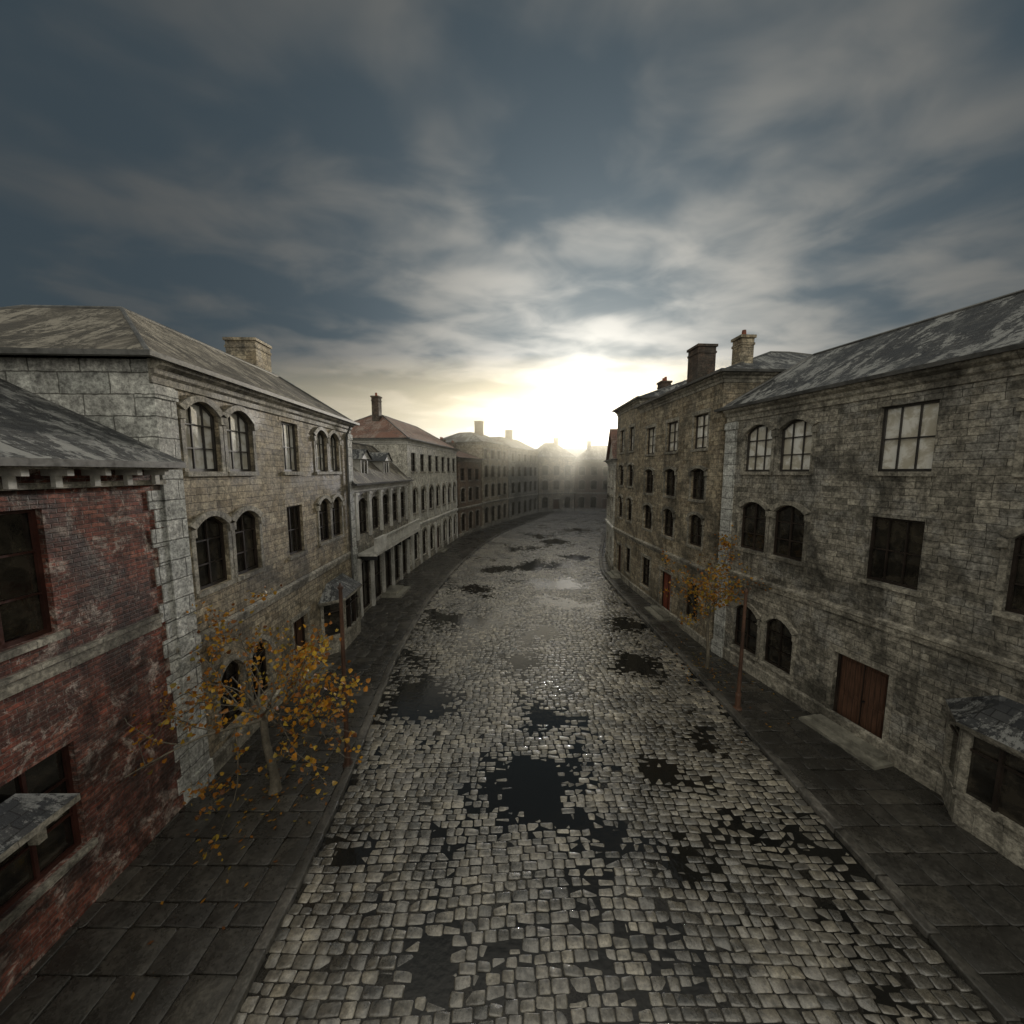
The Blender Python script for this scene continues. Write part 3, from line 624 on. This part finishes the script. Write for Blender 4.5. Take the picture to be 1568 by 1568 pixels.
# ------------------------------------------------------------------ trees
def leaf(mb,p,s):
    d=Vector([random.gauss(0,1) for _ in range(3)]).normalized(); u=d.orthogonal().normalized()
    u.rotate(Matrix.Rotation(random.uniform(0,6.28),3,d)); w=d.cross(u)
    fold=d*s*random.uniform(.05,.3)
    i=len(mb.v)
    pts=[p,p+u*s*.25+w*s*.5+fold,p+u*s*.7+w*s*.36+fold,p+u*s*1.1,p+u*s*.7-w*s*.36+fold,p+u*s*.25-w*s*.5+fold]
    mb.v+=[tuple(q) for q in pts]; mb.f+=[(i,i+1,i+2,i+3),(i,i+3,i+4,i+5)]
def tree(name,base,trunk_h,r,seed,lim_n,spread,up,ls,density,lean=(0,0),seglen=1.0,bunch=(1,1,2,4,6)):
    random.seed(seed); e=bpy.data.objects.new(name,None); e.location=base; col.objects.link(e)
    wd=MB(); lv=MB()
    def grow(p,d,r,n,depth):
        seg=random.uniform(.16,.24)*(1.3 if depth<2 else 1)*seglen
        for k in range(n):
            d=(d+Vector([random.gauss(0,.16) for _ in range(3)])+Vector((0,0,.05*up))).normalized()
            q=p+d*seg; r2=max(r*.86,.004); wd.cyl(p-d*.005,q+d*.005,r,r2,7 if r>.02 else 4,caps=False); p=q; r=r2
            if depth<3 and k>0 and random.random()<.5:
                nd=(d+Vector([random.gauss(0,.65) for _ in range(3)])).normalized()
                grow(p,nd,r*.6,max(2,n-2),depth+1)
            if depth>=1 and random.random()<density:
                for _ in range(random.choice(bunch)): leaf(lv,p+Vector([random.gauss(0,.11) for _ in range(3)]),ls*random.uniform(.55,1.2))
    rings=16; sides=14; i0=len(wd.v); p=Vector((0,0,0)); rr=r
    for k in range(rings+1):
        t=k/rings; cx=lean[0]*t**1.5+.025*math.sin(t*7); cy=lean[1]*t+.02*math.sin(t*5+1)
        rad=r*(1-.38*t)*(1+.45*math.exp(-t*14))*(1+.18*math.exp(-((t-1)*8)**2))
        for s_ in range(sides):
            a=2*math.pi*s_/sides; rj=rad*(1+.10*noise.noise(Vector((math.cos(a)*1.5,math.sin(a)*1.5,t*6+seed))))
            wd.v.append((cx+math.cos(a)*rj,cy+math.sin(a)*rj,trunk_h*t-.02))
        p=Vector((cx,cy,trunk_h*t-.02)); rr=rad
    for k in range(rings):
        for s_ in range(sides):
            a=i0+k*sides+s_; b_=i0+k*sides+(s_+1)%sides; wd.f.append((a,b_,b_+sides,a+sides))
    wd.f.append(tuple(i0+rings*sides+s_ for s_ in range(sides)))
    for k in range(lim_n):
        t=2*math.pi*k/lim_n+random.uniform(-.4,.4); d=Vector((math.cos(t)*spread,math.sin(t)*spread,random.uniform(.35,1.1)*up)).normalized()
        grow(p-Vector((0,0,.06)),d,rr*.55,random.randint(7,9),0)
    wd.obj('trunk_and_branches','bark',e,smooth=True)
    for _ in range(150):
        t=random.uniform(0,6.28); rad=abs(random.gauss(0,1.6)); q=Vector((math.cos(t)*rad,math.sin(t)*rad*1.4,.03))
        if abs(q.x)>1.5: continue
        i=len(lv.v); s=ls*.5; a=random.uniform(0,6.28); u=Vector((math.cos(a),math.sin(a),random.uniform(-.1,.2)))*s; w=Vector((-math.sin(a),math.cos(a),random.uniform(-.1,.2)))*s*.5
        lv.v+=[tuple(q-u),tuple(q+w),tuple(q+u),tuple(q-w)]; lv.f.append((i,i+1,i+2,i+3))
    lv.obj('leaves','leaf',e)
tree('autumn_tree',(-5.9,8.45,.1),2.0,.11,11,9,1.05,.75,.10,.65,lean=(-.15,.0),bunch=(1,2,3,6,9))
tree('autumn_tree',(7.9,14.3,.1),2.1,.075,5,5,.38,1.2,.10,.5,lean=(-.1,.0),seglen=.72)

# ------------------------------------------------------------------ haze
hz=MB(); hz.box(-70,80,40,150,-1,20)
m=bpy.data.materials.new('morning_haze'); m.use_nodes=True; nt=m.node_tree; nt.nodes.clear(); out=nt.nodes.new('ShaderNodeOutputMaterial'); v=nt.nodes.new('ShaderNodeVolumeScatter')
v.inputs['Color'].default_value=(1,.91,.66,1); v.inputs['Density'].default_value=.019; v.inputs['Anisotropy'].default_value=.66; nt.links.new(v.outputs[0],out.inputs['Volume']); M['haze']=m
hz.obj('morning_haze','haze')

# ------------------------------------------------------------------ sun + sky
az=math.radians(11.7); el=math.radians(8.5)
sd=Vector((math.sin(az)*math.cos(el),math.cos(az)*math.cos(el),math.sin(el)))
ld=bpy.data.lights.new('sun','SUN'); ld.energy=5.0; ld.angle=math.radians(5); ld.color=(1,.86,.62)
lo=bpy.data.objects.new('sun',ld); col.objects.link(lo); lo.rotation_euler=sd.to_track_quat('Z','Y').to_euler()
w=bpy.data.worlds.new('World'); S.world=w; w.use_nodes=True; nt=w.node_tree; nt.nodes.clear()
out=nt.nodes.new('ShaderNodeOutputWorld'); bg=nt.nodes.new('ShaderNodeBackground'); L(nt,bg.outputs[0],out.inputs[0]); bg.inputs[1].default_value=.1
sky=nt.nodes.new('ShaderNodeTexSky'); sky.sky_type='NISHITA'; sky.sun_disc=False; sky.sun_elevation=el; sky.sun_rotation=az; sky.dust_density=2
g=nt.nodes.new('ShaderNodeTexCoord').outputs['Generated']
nrm=N(nt,'ShaderNodeVectorMath',operation='NORMALIZE'); L(nt,g,nrm.inputs[0]); d=nrm.outputs[0]
sp=nt.nodes.new('ShaderNodeSeparateXYZ'); L(nt,d,sp.inputs[0])
dot=N(nt,'ShaderNodeVectorMath',operation='DOT_PRODUCT'); L(nt,d,dot.inputs[0]); dot.inputs[1].default_value=sd
gd=math_(nt,'MAXIMUM',dot.outputs['Value'],0.0)
zz=math_(nt,'ADD',math_(nt,'MAXIMUM',sp.outputs[2],0.0),.12)
cb=nt.nodes.new('ShaderNodeCombineXYZ'); L(nt,math_(nt,'DIVIDE',sp.outputs[0],zz),cb.inputs[0]); L(nt,math_(nt,'DIVIDE',sp.outputs[1],zz),cb.inputs[1])
cv=mapping(nt,cb.outputs[0],(.85,1.15,1),(0,0,math.radians(-22)),(2.3,4.7,0))
n1=noise_(nt,cv,1.45,3,.45,.3); n2=noise_(nt,cv,3.6,4,.5,.4)
cm=math_(nt,'ADD',math_(nt,'MULTIPLY',n1.outputs[0],.68),math_(nt,'MULTIPLY',n2.outputs[0],.32))
near=math_(nt,'POWER',gd,4.0)
cmask=ramp(nt,math_(nt,'ADD',cm,math_(nt,'MULTIPLY',near,.06)),.44,.66)
g3=math_(nt,'POWER',gd,6.0); g30=math_(nt,'POWER',gd,20.0); g100=math_(nt,'POWER',gd,120.0); g300=math_(nt,'POWER',gd,900.0)
def vs(colr,f):
    n=N(nt,'ShaderNodeVectorMath',operation='SCALE')
    if isinstance(colr,tuple): n.inputs[0].default_value=colr
    else: L(nt,colr,n.inputs[0])
    setin(nt,n.inputs['Scale'],f); return n.outputs[0]
def va(*a):
    r=a[0]
    for x in a[1:]:
        n=N(nt,'ShaderNodeVectorMath',operation='ADD'); L(nt,r,n.inputs[0]); L(nt,x,n.inputs[1]); r=n.outputs[0]
    return r
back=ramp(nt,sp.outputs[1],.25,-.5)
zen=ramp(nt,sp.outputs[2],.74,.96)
clear=va(vs(sky.outputs[0],.04),vs((.36,.51,.62),1.0),vs((1.0,1.3,1.5),g3),vs((1.9,2.1,2.1),g30),vs((6.0,5.7,4.8),g100))
cloud=va(vs((.74,.81,.84),1.0),vs((4.7,4.5,4.0),g3),vs((5.5,5.3,4.8),g30),vs((8.0,7.6,6.5),g100))
c=mix(nt,cmask,clear,cloud)
c=va(c,vs((16,14.5,11),g300),vs((8.4,7.9,6.7),math_(nt,'MAXIMUM',back,zen)))  # warm fill light added to the unseen sky behind the camera and overhead
hb=math_(nt,'MULTIPLY',math_(nt,'POWER',math_(nt,'SUBTRACT',1.0,math_(nt,'ABSOLUTE',sp.outputs[2])),20.0),math_(nt,'POWER',gd,6.0))
c=va(c,vs((8.5,8.0,6.3),hb))
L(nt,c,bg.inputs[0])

# ------------------------------------------------------------------ camera
cd=bpy.data.cameras.new('camera'); co=bpy.data.objects.new('camera',cd); col.objects.link(co)
co.location=(0,0,8); co.rotation_euler=(math.radians(90-6.2),0,0); cd.sensor_width=36; cd.lens=36*570/1568; cd.clip_end=3000; cd.clip_start=.05
S.camera=co
S.view_settings.view_transform='Standard'; S.view_settings.look='None'; S.view_settings.exposure=0; S.view_settings.gamma=1
